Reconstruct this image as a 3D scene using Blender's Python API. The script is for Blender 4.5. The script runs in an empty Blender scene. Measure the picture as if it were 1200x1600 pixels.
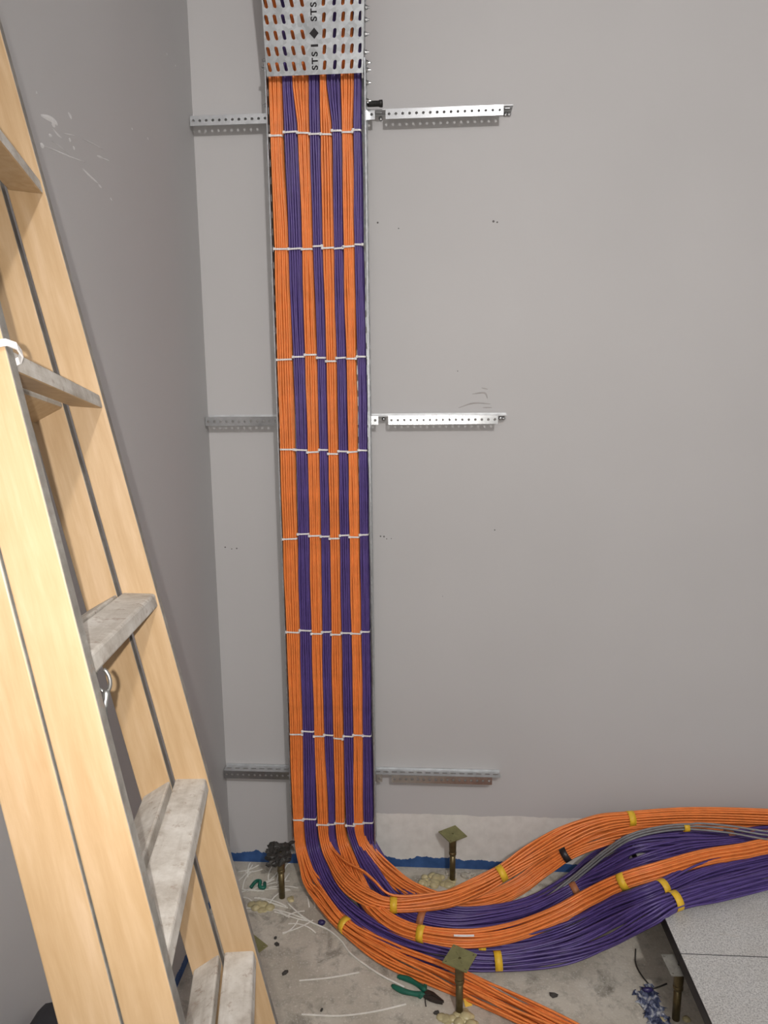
import bpy, bmesh, math, random
from mathutils import Vector, Matrix
random.seed(7)
scene = bpy.context.scene
COL = scene.collection

# ------------------------------------------------------------------ camera
CAM = Vector((0.7544, -2.3832, 1.7505))
YAW, PITCH, ROLL, FPX = 0.0656, 0.1669, -0.0101, 1101.87
fwd = Vector((-math.sin(YAW) * math.cos(PITCH), math.cos(YAW) * math.cos(PITCH), -math.sin(PITCH)))
rgt = Vector((math.cos(YAW), math.sin(YAW), 0))
upv = rgt.cross(fwd)
c_, s_ = math.cos(ROLL), math.sin(ROLL)
rgt, upv = c_ * rgt + s_ * upv, -s_ * rgt + c_ * upv
cam_data = bpy.data.cameras.new('camera')
cam_data.sensor_fit = 'VERTICAL'
cam_data.sensor_height = 36.0
cam_data.lens = FPX * 36.0 / 1600.0
cam_data.clip_start = 0.02
cam = bpy.data.objects.new('camera', cam_data)
COL.objects.link(cam)
cam.matrix_world = Matrix(((rgt.x, upv.x, -fwd.x, CAM.x), (rgt.y, upv.y, -fwd.y, CAM.y),
                           (rgt.z, upv.z, -fwd.z, CAM.z), (0, 0, 0, 1)))
scene.camera = cam

# ------------------------------------------------------------------ world and lights
world = bpy.data.worlds.new('world')
scene.world = world
world.use_nodes = True
world.node_tree.nodes['Background'].inputs[0].default_value = (0.9, 0.95, 1.0, 1)
world.node_tree.nodes['Background'].inputs[1].default_value = 0.15

def lamp(name, loc, watts, radius, colour):
    d = bpy.data.lights.new(name, 'POINT')
    d.energy = watts
    d.shadow_soft_size = radius
    d.color = colour
    o = bpy.data.objects.new(name, d)
    COL.objects.link(o)
    o.location = loc
    return o
# the lamp under the room's ceiling, to the right of and behind the photographer
lamp('ceiling_lamp_light', (1.9, -4.8, 4.3), 370, 0.09, (1.0, 0.97, 0.95))
# the phone's own flash beside its lens
fd = bpy.data.lights.new('phone_flash_light', 'SPOT')
fd.energy = 48.0
fd.shadow_soft_size = 0.004
fd.color = (1.0, 0.96, 0.91)
fd.spot_size = math.radians(110)
fd.spot_blend = 1.0
flash = bpy.data.objects.new('phone_flash_light', fd)
COL.objects.link(flash)
fm = cam.matrix_world.copy()
fm.translation = CAM - rgt * 0.023 + upv * 0.006 - fwd * 0.004
flash.matrix_world = fm

scene.view_settings.view_transform = 'Standard'
scene.view_settings.look = 'None'
scene.view_settings.gamma = 1.0
scene.view_settings.use_curve_mapping = False
scene.view_settings.exposure = 0.0

# ------------------------------------------------------------------ material helpers
class NT:
    def __init__(self, name):
        self.m = bpy.data.materials.new(name)
        self.m.use_nodes = True
        self.t = self.m.node_tree
        self.b = self.t.nodes['Principled BSDF']
    def n(self, kind, **kw):
        nd = self.t.nodes.new(kind)
        for k, v in kw.items():
            setattr(nd, k, v)
        return nd
    def link(self, a, b):
        self.t.links.new(a, b)
    def coord(self, scale=(1, 1, 1), kind='Object'):
        tc = self.n('ShaderNodeTexCoord')
        mp = self.n('ShaderNodeMapping')
        mp.inputs['Scale'].default_value = scale
        self.link(tc.outputs[kind], mp.inputs['Vector'])
        return mp.outputs[0]
    def noise(self, vec, scale, detail=4, rough=0.55, dist=0.0):
        nd = self.n('ShaderNodeTexNoise')
        nd.inputs['Scale'].default_value = scale
        nd.inputs['Detail'].default_value = detail
        nd.inputs['Roughness'].default_value = rough
        nd.inputs['Distortion'].default_value = dist
        self.link(vec, nd.inputs['Vector'])
        return nd.outputs['Fac']
    def ramp(self, fac, stops):
        r = self.n('ShaderNodeValToRGB')
        el = r.color_ramp.elements
        while len(el) > 1:
            el.remove(el[-1])
        for i, (p, c) in enumerate(stops):
            e = el[0] if i == 0 else el.new(p)
            e.position = p
            e.color = (c[0], c[1], c[2], 1) if isinstance(c, (tuple, list)) else (c, c, c, 1)
        self.link(fac, r.inputs[0])
        return r.outputs[0]
    def mix(self, fac, a, b, mode='MIX'):
        m = self.n('ShaderNodeMix', data_type='RGBA', blend_type=mode)
        for sock, v in ((m.inputs[0], fac), (m.inputs[6], a), (m.inputs[7], b)):
            if isinstance(v, (int, float)):
                sock.default_value = v
            elif isinstance(v, (tuple, list)):
                sock.default_value = (v[0], v[1], v[2], 1)
            else:
                self.link(v, sock)
        return m.outputs[2]
    def math(self, op, a, b=None, c=None):
        m = self.n('ShaderNodeMath', operation=op)
        for i, v in enumerate((a, b, c)):
            if v is None:
                continue
            if isinstance(v, (int, float)):
                m.inputs[i].default_value = v
            else:
                self.link(v, m.inputs[i])
        return m.outputs[0]
    def bump(self, height, strength=0.3, dist=0.002):
        b = self.n('ShaderNodeBump')
        b.inputs['Strength'].default_value = strength
        b.inputs['Distance'].default_value = dist
        self.link(height, b.inputs['Height'])
        self.link(b.outputs[0], self.b.inputs['Normal'])
    def done(self, colour=None, rough=0.6, metal=0.0, spec=0.5):
        if colour is not None:
            if isinstance(colour, (tuple, list)):
                self.b.inputs['Base Color'].default_value = (colour[0], colour[1], colour[2], 1)
            else:
                self.link(colour, self.b.inputs['Base Color'])
        if isinstance(rough, (int, float)):
            self.b.inputs['Roughness'].default_value = rough
        else:
            self.link(rough, self.b.inputs['Roughness'])
        self.b.inputs['Metallic'].default_value = metal
        self.b.inputs['Specular IOR Level'].default_value = spec
        return self.m

MAT = {}
def simple(name, colour, rough=0.5, metal=0.0, spec=0.5, vary=0.12, scale=40, bump=0.0):
    t = NT(name)
    v = t.coord()
    f = t.noise(v, scale)
    lo = [x * (1 - vary) for x in colour]
    hi = [min(1, x * (1 + vary)) for x in colour]
    col = t.ramp(f, [(0.3, lo), (0.7, hi)])
    if bump:
        t.bump(f, bump)
    MAT[name] = t.done(col, rough, metal, spec)
    return MAT[name]

def wall_material(name, base, axis, skim):
    t = NT(name)
    v = t.coord()
    f1 = t.noise(v, 1.3, 3)
    f2 = t.noise(v, 26, 5)
    f3 = t.noise(t.coord((160, 160, 30)), 1.0, 3)
    col = t.ramp(f1, [(0.3, [x * 0.97 for x in base]), (0.7, [min(1, x * 1.03) for x in base])])
    sep = t.n('ShaderNodeSeparateXYZ')
    t.link(t.coord(), sep.inputs[0])
    x, y, z = sep.outputs
    run = x if axis == 'x' else y
    if skim:
        # paler skim coat along the foot of the wall, right of the tray
        e = t.noise(t.coord((3, 3, 0.0)), 2.0, 4)
        edge = t.math('ADD', z, t.math('MULTIPLY', t.math('SUBTRACT', e, 0.5), 0.03))
        m = t.math('MULTIPLY', t.math('LESS_THAN', edge, 0.218), t.math('GREATER_THAN', x, 0.5))
        pale = t.ramp(f2, [(0.25, (0.60, 0.58, 0.545)), (0.7, (0.72, 0.70, 0.665))])
        col = t.mix(m, col, pale)
    # torn strip of blue coating at the very foot
    e2 = t.noise(t.coord((1, 1, 0.35)), 16.0, 6, 0.65)
    e3 = t.noise(t.coord((1, 1, 0.6)), 5.0, 3)
    top = t.math('ADD', -0.004, t.math('ADD', t.math('MULTIPLY', e2, 0.056), t.math('MULTIPLY', e3, 0.032)))
    mb = t.math('LESS_THAN', z, top)
    gap = t.noise(t.coord((1, 1, 1)), 3.1, 2)
    mb = t.math('MULTIPLY', mb, t.math('LESS_THAN', gap, 0.66))
    blue = t.ramp(f2, [(0.3, (0.022, 0.065, 0.19)), (0.7, (0.045, 0.11, 0.29))])
    col = t.mix(mb, col, blue)
    t.bump(t.math('ADD', t.math('MULTIPLY', f3, 0.5), f2), 0.12, 0.001)
    MAT[name] = t.done(col, 0.55, 0, 0.35)

wall_material('wall_paint', (0.475, 0.463, 0.462), 'x', True)
wall_material('side_wall_paint', (0.455, 0.448, 0.448), 'y', False)

def concrete():
    t = NT('concrete')
    v = t.coord()
    a = t.noise(v, 3.0, 6, 0.6, 0.4)
    b = t.noise(v, 22, 6, 0.7)
    c = t.noise(v, 140, 4, 0.6)
    d = t.noise(v, 9, 5, 0.65, 0.6)
    col = t.ramp(a, [(0.3, (0.38, 0.34, 0.275)), (0.5, (0.53, 0.485, 0.41)), (0.68, (0.64, 0.60, 0.525))])
    col = t.mix(t.ramp(b, [(0.35, 1.0), (0.5, 0.0)]), col, (0.38, 0.35, 0.295))
    col = t.mix(t.ramp(d, [(0.56, 0.0), (0.70, 0.75)]), col, (0.17, 0.155, 0.125))
    col = t.mix(t.ramp(c, [(0.56, 0.0), (0.68, 0.6)]), col, (0.70, 0.67, 0.61))
    h = t.math('ADD', t.math('MULTIPLY', b, 1.0), t.math('MULTIPLY', c, 0.4))
    t.bump(h, 0.5, 0.004)
    MAT['concrete'] = t.done(col, 0.85, 0, 0.3)
concrete()

def tile_top():
    t = NT('speckled_laminate')
    v = t.coord()
    a = t.noise(v, 260, 3, 0.6)
    b = t.noise(v, 4, 4, 0.6)
    s = t.noise(t.coord((3, 14, 1)), 3, 4, 0.6)
    col = t.ramp(a, [(0.32, (0.30, 0.295, 0.29)), (0.5, (0.55, 0.545, 0.53)), (0.68, (0.70, 0.69, 0.67))])
    col = t.mix(t.ramp(b, [(0.45, 0.0), (0.75, 0.35)]), col, (0.40, 0.36, 0.30))
    col = t.mix(t.ramp(s, [(0.6, 0.0), (0.75, 0.4)]), col, (0.46, 0.38, 0.30))
    MAT['speckled_laminate'] = t.done(col, 0.4, 0, 0.5)
tile_top()

def galvanised(name, base, rough, scale=60):
    t = NT(name)
    v = t.coord()
    vo = t.n('ShaderNodeTexVoronoi')
    vo.inputs['Scale'].default_value = scale
    t.link(v, vo.inputs['Vector'])
    sep = t.n('ShaderNodeSeparateColor')
    t.link(vo.outputs['Color'], sep.inputs[0])
    f = t.noise(v, 12, 5)
    g = t.math('ADD', t.math('MULTIPLY', sep.outputs[0], 0.5), t.math('MULTIPLY', f, 0.5))
    col = t.ramp(g, [(0.25, [x * 0.84 for x in base]), (0.75, [min(1, x * 1.10) for x in base])])
    r = t.ramp(f, [(0.3, rough * 0.8), (0.7, rough * 1.25)])
    MAT[name] = t.done(col, r, 0.9)
galvanised('galvanised_steel', (0.50, 0.52, 0.535), 0.42, 90)
simple('bracket_dull', (0.55, 0.56, 0.57), 0.52, 0.85, 0.5, 0.12, 30)
simple('bracket_steel', (0.52, 0.53, 0.54), 0.23, 1.0, 0.5, 0.08, 30)

def wood(name, lo, mid, hi, stretch, rough):
    t = NT(name)
    v = t.coord(stretch)
    a = t.noise(v, 6, 6, 0.6, 0.3)
    b = t.noise(t.coord(), 5, 4, 0.6)
    fine = t.noise(t.coord([x * 5 for x in stretch]), 8, 3, 0.5)
    col = t.ramp(a, [(0.3, lo), (0.52, mid), (0.75, hi)])
    col = t.mix(t.ramp(b, [(0.5, 0.0), (0.8, 0.5)]), col, hi)
    col = t.mix(t.math('MULTIPLY', fine, 0.25), col, lo)
    t.bump(fine, 0.08, 0.001)
    MAT[name] = t.done(col, rough, 0, 0.4)
# ladder objects use local axes: X away, Y along the rail, Z across
wood('ladder_wood', (0.375, 0.245, 0.125), (0.43, 0.295, 0.165), (0.49, 0.35, 0.22), (14, 1.0, 14), 0.42)
def weathered(name, lo, mid, hi):
    t = NT(name)
    a = t.noise(t.coord((1, 1, 1)), 14, 6, 0.7)
    b = t.noise(t.coord((6, 90, 90)), 1, 4, 0.6)
    c = t.noise(t.coord((1, 1, 1)), 60, 4, 0.7)
    col = t.ramp(a, [(0.3, lo), (0.5, mid), (0.72, hi)])
    col = t.mix(t.ramp(b, [(0.5, 0.0), (0.7, 0.35)]), col, lo)
    col = t.mix(t.ramp(c, [(0.57, 0.0), (0.70, 0.7)]), col, (0.29, 0.215, 0.165))
    t.bump(c, 0.25, 0.001)
    MAT[name] = t.done(col, 0.75, 0, 0.3)
weathered('worn_tread', (0.33, 0.285, 0.24), (0.53, 0.495, 0.445), (0.70, 0.675, 0.63))
weathered('worn_edge', (0.17, 0.155, 0.14), (0.26, 0.245, 0.22), (0.40, 0.38, 0.345))

simple('orange_jacket', (0.82, 0.235, 0.055), 0.38, 0, 0.45, 0.10, 30)
simple('purple_jacket', (0.088, 0.055, 0.215), 0.36, 0, 0.5, 0.15, 30)
simple('grey_jacket', (0.20, 0.20, 0.21), 0.45)
simple('white_nylon', (0.72, 0.70, 0.69), 0.4)
simple('yellow_tape', (0.78, 0.48, 0.03), 0.5)
simple('brown_tape', (0.42, 0.16, 0.07), 0.5)
simple('black_tape', (0.025, 0.022, 0.025), 0.45)
simple('olive_plate', (0.27, 0.26, 0.115), 0.45, 0.55, 0.5, 0.18, 30)
simple('brass_post', (0.16, 0.125, 0.06), 0.4, 0.7, 0.5, 0.25, 30)
simple('black_residue', (0.03, 0.028, 0.025), 0.55, 0, 0.5, 0.5, 60, 0.6)
simple('cast_plate', (0.36, 0.35, 0.31), 0.5, 0.6, 0.5, 0.2, 40)
simple('dark_hole', (0.015, 0.014, 0.013), 0.8)
simple('foam_glue', (0.50, 0.43, 0.24), 0.3, 0, 0.5, 0.2, 30)
simple('green_grip', (0.010, 0.115, 0.075), 0.38, 0, 0.5, 0.2, 30)
simple('plier_steel', (0.06, 0.05, 0.045), 0.4, 0.6)
simple('pale_tie', (0.80, 0.78, 0.72), 0.5)
simple('debris_dark', (0.05, 0.045, 0.04), 0.8)
simple('black_rubber', (0.012, 0.011, 0.010), 0.5)
simple('black_edge', (0.022, 0.020, 0.020), 0.5)
simple('under_tile', (0.18, 0.17, 0.16), 0.7)
_t = NT('blue_film')
_f = _t.noise(_t.coord(), 38, 4, 0.6, 0.8)
_t.bump(_f, 0.4)
MAT['blue_film'] = _t.done(_t.ramp(_f, [(0.40, (0.03, 0.04, 0.09)), (0.50, (0.13, 0.15, 0.24)), (0.60, (0.50, 0.51, 0.53))]), 0.35)
simple('far_wall_paint', (0.22, 0.215, 0.21), 0.7)  # darkened colour makes the unseen room behind reflect as if unlit
simple('purple_plastic', (0.035, 0.028, 0.11), 0.35)
simple('dark_cloth', (0.025, 0.024, 0.028), 0.8)
simple('brown_leather', (0.12, 0.055, 0.035), 0.6)
simple('hook_steel', (0.36, 0.36, 0.35), 0.42, 0.9)
simple('punched_black', (0.012, 0.010, 0.012), 0.7)  # black colour stands in for the dark seen through cut-outs
simple('scuff_white', (0.66, 0.66, 0.655), 0.6)
simple('speck', (0.13, 0.12, 0.12), 0.8)  # dark colour stands in for the shade inside small wall holes
simple('ceiling_paint', (0.35, 0.35, 0.35), 0.8)
simple('bluish_print', (0.10, 0.10, 0.30), 0.5)

# ------------------------------------------------------------------ mesh helpers
def obj(name, data, mat=None, parent=None, smooth=False):
    """link one mesh object; data is a bmesh or (verts, faces) or a mesh"""
    if isinstance(data, bpy.types.Mesh):
        me = data
    else:
        me = bpy.data.meshes.new(name)
        if isinstance(data, bmesh.types.BMesh):
            bmesh.ops.recalc_face_normals(data, faces=data.faces)
            data.to_mesh(me)
            data.free()
        else:
            me.from_pydata(data[0], [], data[1])
        if mat is not None:
            for m in (mat if isinstance(mat, (list, tuple)) else [mat]):
                me.materials.append(MAT[m])
        if smooth:
            me.polygons.foreach_set('use_smooth', [True] * len(me.polygons))
        me.update()
    o = bpy.data.objects.new(name, me)
    COL.objects.link(o)
    if parent is not None:
        o.parent = parent
    return o

def empty(name, loc=(0, 0, 0), rotz=0.0):
    o = bpy.data.objects.new(name, None)
    o.empty_display_size = 0.05
    COL.objects.link(o)
    o.location = loc
    o.rotation_euler = (0, 0, rotz)
    return o

def tag(o, label, cat, group=None, kind=None):
    o['label'] = label
    o['category'] = cat
    if group:
        o['group'] = group
    if kind:
        o['kind'] = kind
    return o

def struct(o):
    o['kind'] = 'structure'
    return o

def box(bm, lo, hi, mat=0):
    x0, y0, z0 = lo
    x1, y1, z1 = hi
    vs = [bm.verts.new(p) for p in ((x0, y0, z0), (x1, y0, z0), (x1, y1, z0), (x0, y1, z0),
                                    (x0, y0, z1), (x1, y0, z1), (x1, y1, z1), (x0, y1, z1))]
    fs = []
    for f in ((0, 3, 2, 1), (4, 5, 6, 7), (0, 1, 5, 4), (1, 2, 6, 5), (2, 3, 7, 6), (3, 0, 4, 7)):
        fc = bm.faces.new([vs[i] for i in f])
        fc.material_index = mat
        fs.append(fc)
    return vs, fs

def bevel(bm, w, seg=2):
    bmesh.ops.bevel(bm, geom=bm.edges[:], offset=w, segments=seg, affect='EDGES', profile=0.5)
    return bm

def boxm(lo, hi, bev=0.0, seg=2):
    bm = bmesh.new()
    box(bm, lo, hi)
    if bev:
        bevel(bm, bev, seg)
    return bm

def lathe(bm, prof, n=16, origin=(0, 0, 0), axis='z'):
    """prof: list of (r, h)"""
    rings = []
    for r, h in prof:
        ring = []
        for k in range(n):
            a = 2 * math.pi * k / n
            p = (r * math.cos(a), r * math.sin(a), h)
            if axis == 'x':
                p = (h, r * math.cos(a), r * math.sin(a))
            elif axis == 'y':
                p = (r * math.cos(a), h, r * math.sin(a))
            ring.append(bm.verts.new(Vector(p) + Vector(origin)))
        rings.append(ring)
    for a, b in zip(rings, rings[1:]):
        for k in range(n):
            bm.faces.new((a[k], a[(k + 1) % n], b[(k + 1) % n], b[k]))
    bm.faces.new(rings[0][::-1])
    bm.faces.new(rings[-1])
    return bm

def frames(pts, n0=None):
    """parallel-transport frames along a polyline of Vectors"""
    N = len(pts)
    T = []
    for i in range(N):
        a = pts[max(0, i - 1)]
        b = pts[min(N - 1, i + 1)]
        T.append((b - a).normalized())
    n = Vector(n0) if n0 is not None else (Vector((0, 0, 1)) if abs(T[0].z) < 0.9 else Vector((1, 0, 0)))
    n = (n - T[0] * n.dot(T[0])).normalized()
    out = []
    for i in range(N):
        if i:
            q = T[i - 1].rotation_difference(T[i])
            n = q @ n
            n = (n - T[i] * n.dot(T[i])).normalized()
        out.append((T[i], n, T[i].cross(n)))
    return out

def tube(pts, r, sides=6, cap=True):
    pts = [Vector(p) for p in pts]
    fr = frames(pts)
    rr = r if isinstance(r, (list, tuple)) else [r] * len(pts)
    V, F = [], []
    cs = [(math.cos(2 * math.pi * k / sides), math.sin(2 * math.pi * k / sides)) for k in range(sides)]
    for p, (t, n, b), q in zip(pts, fr, rr):
        for c, s in cs:
            V.append(p + n * (c * q) + b * (s * q))
    for i in range(len(pts) - 1):
        for k in range(sides):
            k2 = (k + 1) % sides
            F.append((i * sides + k, i * sides + k2, (i + 1) * sides + k2, (i + 1) * sides + k))
    if cap:
        F.append(tuple(range(sides))[::-1])
        F.append(tuple((len(pts) - 1) * sides + k for k in range(sides)))
    return V, F

def spline(ctrl, per=8, lead=None):
    """Catmull-Rom through ctrl; returns points and matching control parameter"""
    P = [Vector(c) for c in ctrl]
    out, par = [], []
    for i in range(len(P) - 1):
        p0 = P[i - 1] if i else (Vector(lead) if lead is not None else P[0] * 2 - P[1])
        p1, p2 = P[i], P[i + 1]
        p3 = P[i + 2] if i + 2 < len(P) else P[-1] * 2 - P[-2]
        for k in range(per):
            t = k / per
            out.append(0.5 * ((2 * p1) + (p2 - p0) * t + (2 * p0 - 5 * p1 + 4 * p2 - p3) * t * t
                              + (3 * p1 - p0 - 3 * p2 + p3) * t ** 3))
            par.append(i + t)
    out.append(P[-1].copy())
    par.append(float(len(P) - 1))
    return out, par

def holed_sheet(cols, rows, hole, thick, to3d):
    """perforated sheet: cols/rows are cell borders, hole(i, j) -> (cu, cv, hw, hh, skew) or None.
    to3d(u, v, w) maps sheet coordinates and depth w to space."""
    bm = bmesh.new()
    cache = {}
    def vert(u, v, w):
        k = (round(u, 6), round(v, 6), w)
        if k not in cache:
            cache[k] = bm.verts.new(to3d(u, v, w))
        return cache[k]
    def face(ids):
        try:
            bm.faces.new(ids)
        except ValueError:
            pass
    nc, nr = len(cols) - 1, len(rows) - 1
    for i in range(nc):
        for j in range(nr):
            u0, u1, v0, v1 = cols[i], cols[i + 1], rows[j], rows[j + 1]
            h = hole(i, j)
            if h is None:
                for w in (0.0, thick):
                    face([vert(u0, v0, w), vert(u1, v0, w), vert(u1, v1, w), vert(u0, v1, w)])
                continue
            cu, cv, hw, hh, sk = h
            r = min(hw, hh)
            ring = []
            for k in range(12):
                a = math.pi / 12 + 2 * math.pi * k / 12 + math.pi / 4 - math.pi / 12
                a = math.pi / 4 + 2 * math.pi * k / 12
                x, y = math.cos(a) * r, math.sin(a) * r
                if hh > hw:
                    y += (hh - r) * (1 if y >= -1e-9 else -1)
                elif hw > hh:
                    x += (hw - r) * (1 if x >= -1e-9 else -1)
                ring.append((cu + x + sk * y, cv + y))
            corners = [(u1, v1), (u0, v1), (u0, v0), (u1, v0)]
            for w in (0.0, thick):
                hv = [vert(x, y, w) for x, y in ring]
                cv4 = [vert(x, y, w) for x, y in corners]
                for q in range(4):
                    a = [hv[(q * 3 + s) % 12] for s in range(4)]
                    face([cv4[q], cv4[(q + 1) % 4]] + a[::-1])
            for k in range(12):
                a, b = ring[k], ring[(k + 1) % 12]
                face([vert(*a, 0.0), vert(*b, 0.0), vert(*b, thick), vert(*a, thick)])
    for j in range(nr):
        for u in (cols[0], cols[-1]):
            face([vert(u, rows[j], 0.0), vert(u, rows[j + 1], 0.0), vert(u, rows[j + 1], thick), vert(u, rows[j], thick)])
    for i in range(nc):
        for v in (rows[0], rows[-1]):
            face([vert(cols[i], v, 0.0), vert(cols[i + 1], v, 0.0), vert(cols[i + 1], v, thick), vert(cols[i], v, thick)])
    return bm

def linspace(a, b, n):
    return [a + (b - a) * k / n for k in range(n + 1)]

def blob(bm, c, r, sq=(1, 1, 1), seed=0, jag=0.15, sub=2):
    rnd = random.Random(seed)
    ret = bmesh.ops.create_icosphere(bm, subdivisions=sub, radius=1.0)
    for v in ret['verts']:
        k = 1 + rnd.uniform(-jag, jag)
        v.co = Vector((v.co.x * r * sq[0] * k, v.co.y * r * sq[1] * k, v.co.z * r * sq[2] * k)) + Vector(c)
    return bm
TRAY = {
  'o1': [(2.687, 0.2644, 0.3055), (2.543, 0.2669, 0.3044), (2.208, 0.2686, 0.3112), (1.783, 0.2637, 0.3118), (0.563, 0.2639, 0.3094), (0.235, 0.2649, 0.3021)],
  'p1': [(2.686, 0.3074, 0.3406), (2.542, 0.3104, 0.3498), (2.207, 0.3132, 0.3536), (1.783, 0.3181, 0.3536), (0.564, 0.3094, 0.3503), (0.236, 0.3044, 0.3486)],
  'o2': [(2.684, 0.3386, 0.3872), (2.54, 0.3517, 0.3871), (2.206, 0.3556, 0.3879), (1.782, 0.3556, 0.3931), (0.565, 0.3503, 0.3866), (0.238, 0.3532, 0.3926)],
  'p2': [(2.683, 0.3892, 0.4202), (2.539, 0.3891, 0.4205), (2.205, 0.3899, 0.4201), (1.782, 0.3952, 0.4222), (0.566, 0.3866, 0.4183), (0.239, 0.3926, 0.4157)],
  'o3': [(2.681, 0.4222, 0.4435), (2.538, 0.4225, 0.4558), (2.204, 0.4201, 0.4563), (1.782, 0.4243, 0.4554), (0.567, 0.4183, 0.4521), (0.24, 0.418, 0.4503)],
  'p3': [(2.681, 0.4435, 0.4841), (2.537, 0.4577, 0.4871), (2.203, 0.4563, 0.4844), (1.781, 0.4574, 0.4864), (0.568, 0.4544, 0.4882), (0.241, 0.4572, 0.4895)],
  'o4': [(2.679, 0.4861, 0.5247), (2.536, 0.4871, 0.5202), (2.203, 0.4864, 0.5204), (1.781, 0.4885, 0.5195), (0.569, 0.4882, 0.522), (0.242, 0.4849, 0.5194)],
  'p4': [(2.678, 0.5247, 0.5459), (2.535, 0.5222, 0.5456), (2.202, 0.5204, 0.5464), (1.78, 0.5236, 0.5504), (0.569, 0.522, 0.5511), (0.243, 0.5194, 0.5538)],
}
TIES = {
  'o1': [2.528, 2.198, 1.86, 1.572, 1.273, 0.947, 0.573, 0.244],
  'p1': [2.537, 2.198, 1.868, 1.57, 1.29, 0.954, 0.585, 0.249],
  'o2': [2.533, 2.196, 1.874, 1.563, 1.284, 0.943, 0.568, 0.228],
  'p2': [2.529, 2.204, 1.864, 1.57, 1.282, 0.95, 0.573, 0.231],
  'o3': [2.527, 2.198, 1.853, 1.557, 1.275, 0.941, 0.561, 0.236],
  'p3': [2.536, 2.196, 1.863, 1.565, 1.286, 0.947, 0.57, 0.228],
  'o4': [2.531, 2.201, 1.86, 1.563, 1.28, 0.945, 0.575, 0.236],
  'p4': [2.536, 2.206, 1.866, 1.568, 1.288, 0.952, 0.573, 0.241],
}
FLOORPATH = {
  'o1': [(0.287, -0.078, 0.137), (0.307, -0.115, 0.095), (0.336, -0.168, 0.06), (0.377, -0.218, 0.045), (0.481, -0.346, 0.035), (0.633, -0.451, 0.03), (0.791, -0.528, 0.03), (0.936, -0.604, 0.03), (1.087, -0.681, 0.03), (1.239, -0.762, 0.03)],
  'p1': [(0.332, -0.078, 0.139), (0.353, -0.112, 0.1), (0.406, -0.198, 0.06), (0.486, -0.298, 0.045), (0.61, -0.389, 0.03), (0.773, -0.453, 0.03), (0.964, -0.463, 0.03), (1.166, -0.435, 0.05), (1.3, -0.43, 0.11), (1.401, -0.462, 0.21), (1.489, -0.443, 0.242), (1.632, -0.386, 0.242), (1.815, -0.319, 0.242), (2.047, -0.246, 0.242)],
  'o2': [(0.38, -0.08, 0.157), (0.404, -0.113, 0.115), (0.469, -0.218, 0.1), (0.55, -0.285, 0.09), (0.637, -0.307, 0.085), (0.795, -0.282, 0.09), (0.903, -0.234, 0.1), (0.999, -0.195, 0.13), (1.105, -0.151, 0.175), (1.215, -0.138, 0.24), (1.325, -0.124, 0.28), (1.449, -0.103, 0.29), (1.661, -0.082, 0.295), (1.92, -0.081, 0.295), (2.143, -0.099, 0.295)],
  'p2': [(0.407, -0.075, 0.155), (0.439, -0.097, 0.1), (0.49, -0.17, 0.06), (0.56, -0.279, 0.045), (0.639, -0.355, 0.035), (0.773, -0.399, 0.03), (0.918, -0.408, 0.028), (1.076, -0.381, 0.035), (1.224, -0.34, 0.06), (1.327, -0.357, 0.14), (1.398, -0.404, 0.22), (1.469, -0.389, 0.242), (1.625, -0.305, 0.242), (1.858, -0.224, 0.242), (2.092, -0.163, 0.242)],
  'o3': [(0.44, -0.078, 0.158), (0.461, -0.106, 0.12), (0.503, -0.203, 0.1), (0.556, -0.287, 0.075), (0.633, -0.363, 0.065), (0.729, -0.411, 0.07), (0.872, -0.43, 0.075), (1.015, -0.388, 0.07), (1.164, -0.33, 0.09), (1.268, -0.309, 0.14), (1.365, -0.334, 0.22), (1.477, -0.33, 0.26), (1.631, -0.281, 0.275), (1.763, -0.25, 0.28), (1.858, -0.219, 0.28), (2.087, -0.167, 0.28)],
  'p3': [(0.489, -0.078, 0.16), (0.514, -0.104, 0.12), (0.575, -0.186, 0.08), (0.634, -0.255, 0.055), (0.7, -0.304, 0.04), (0.815, -0.329, 0.035), (0.941, -0.314, 0.035), (1.094, -0.257, 0.035), (1.249, -0.19, 0.075), (1.355, -0.201, 0.15), (1.446, -0.238, 0.23), (1.575, -0.216, 0.245), (1.735, -0.175, 0.245), (1.893, -0.147, 0.245), (2.114, -0.122, 0.245)],
  'o4': [(0.515, -0.082, 0.163), (0.544, -0.098, 0.125), (0.598, -0.131, 0.08), (0.686, -0.183, 0.05), (0.818, -0.226, 0.035), (0.949, -0.207, 0.035), (1.062, -0.164, 0.06), (1.153, -0.137, 0.115), (1.238, -0.138, 0.18), (1.347, -0.127, 0.23), (1.483, -0.103, 0.247), (1.711, -0.07, 0.25), (1.929, -0.067, 0.25), (2.139, -0.075, 0.25)],
  'p4': [(0.539, -0.07, 0.156), (0.558, -0.084, 0.115), (0.605, -0.101, 0.045), (0.686, -0.208, 0.03), (0.817, -0.275, 0.028), (0.945, -0.268, 0.028), (1.1, -0.212, 0.03), (1.245, -0.125, 0.05), (1.356, -0.11, 0.13), (1.459, -0.153, 0.225), (1.6, -0.144, 0.245), (1.752, -0.133, 0.245), (1.913, -0.104, 0.245), (2.138, -0.078, 0.245)],
  'g': [(1.141, -0.225, 0.045), (1.222, -0.182, 0.08), (1.296, -0.178, 0.15), (1.354, -0.192, 0.22), (1.42, -0.208, 0.285), (1.518, -0.191, 0.305), (1.626, -0.179, 0.31), (1.745, -0.191, 0.31), (1.859, -0.212, 0.305), (2.063, -0.21, 0.29)],
}
TAPES = {
  'o1': [4.0],
  'p1': [6.0, 10.02],
  'o2': [4.0, 7.02, 10.98],
  'p2': [6.0, 10.95],
  'o3': [5.0, 10.0],
  'p3': [4.22, 8.02],
  'p4': [11.15],
  'o4': [7.92],
  'g': [5.92],
}

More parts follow.
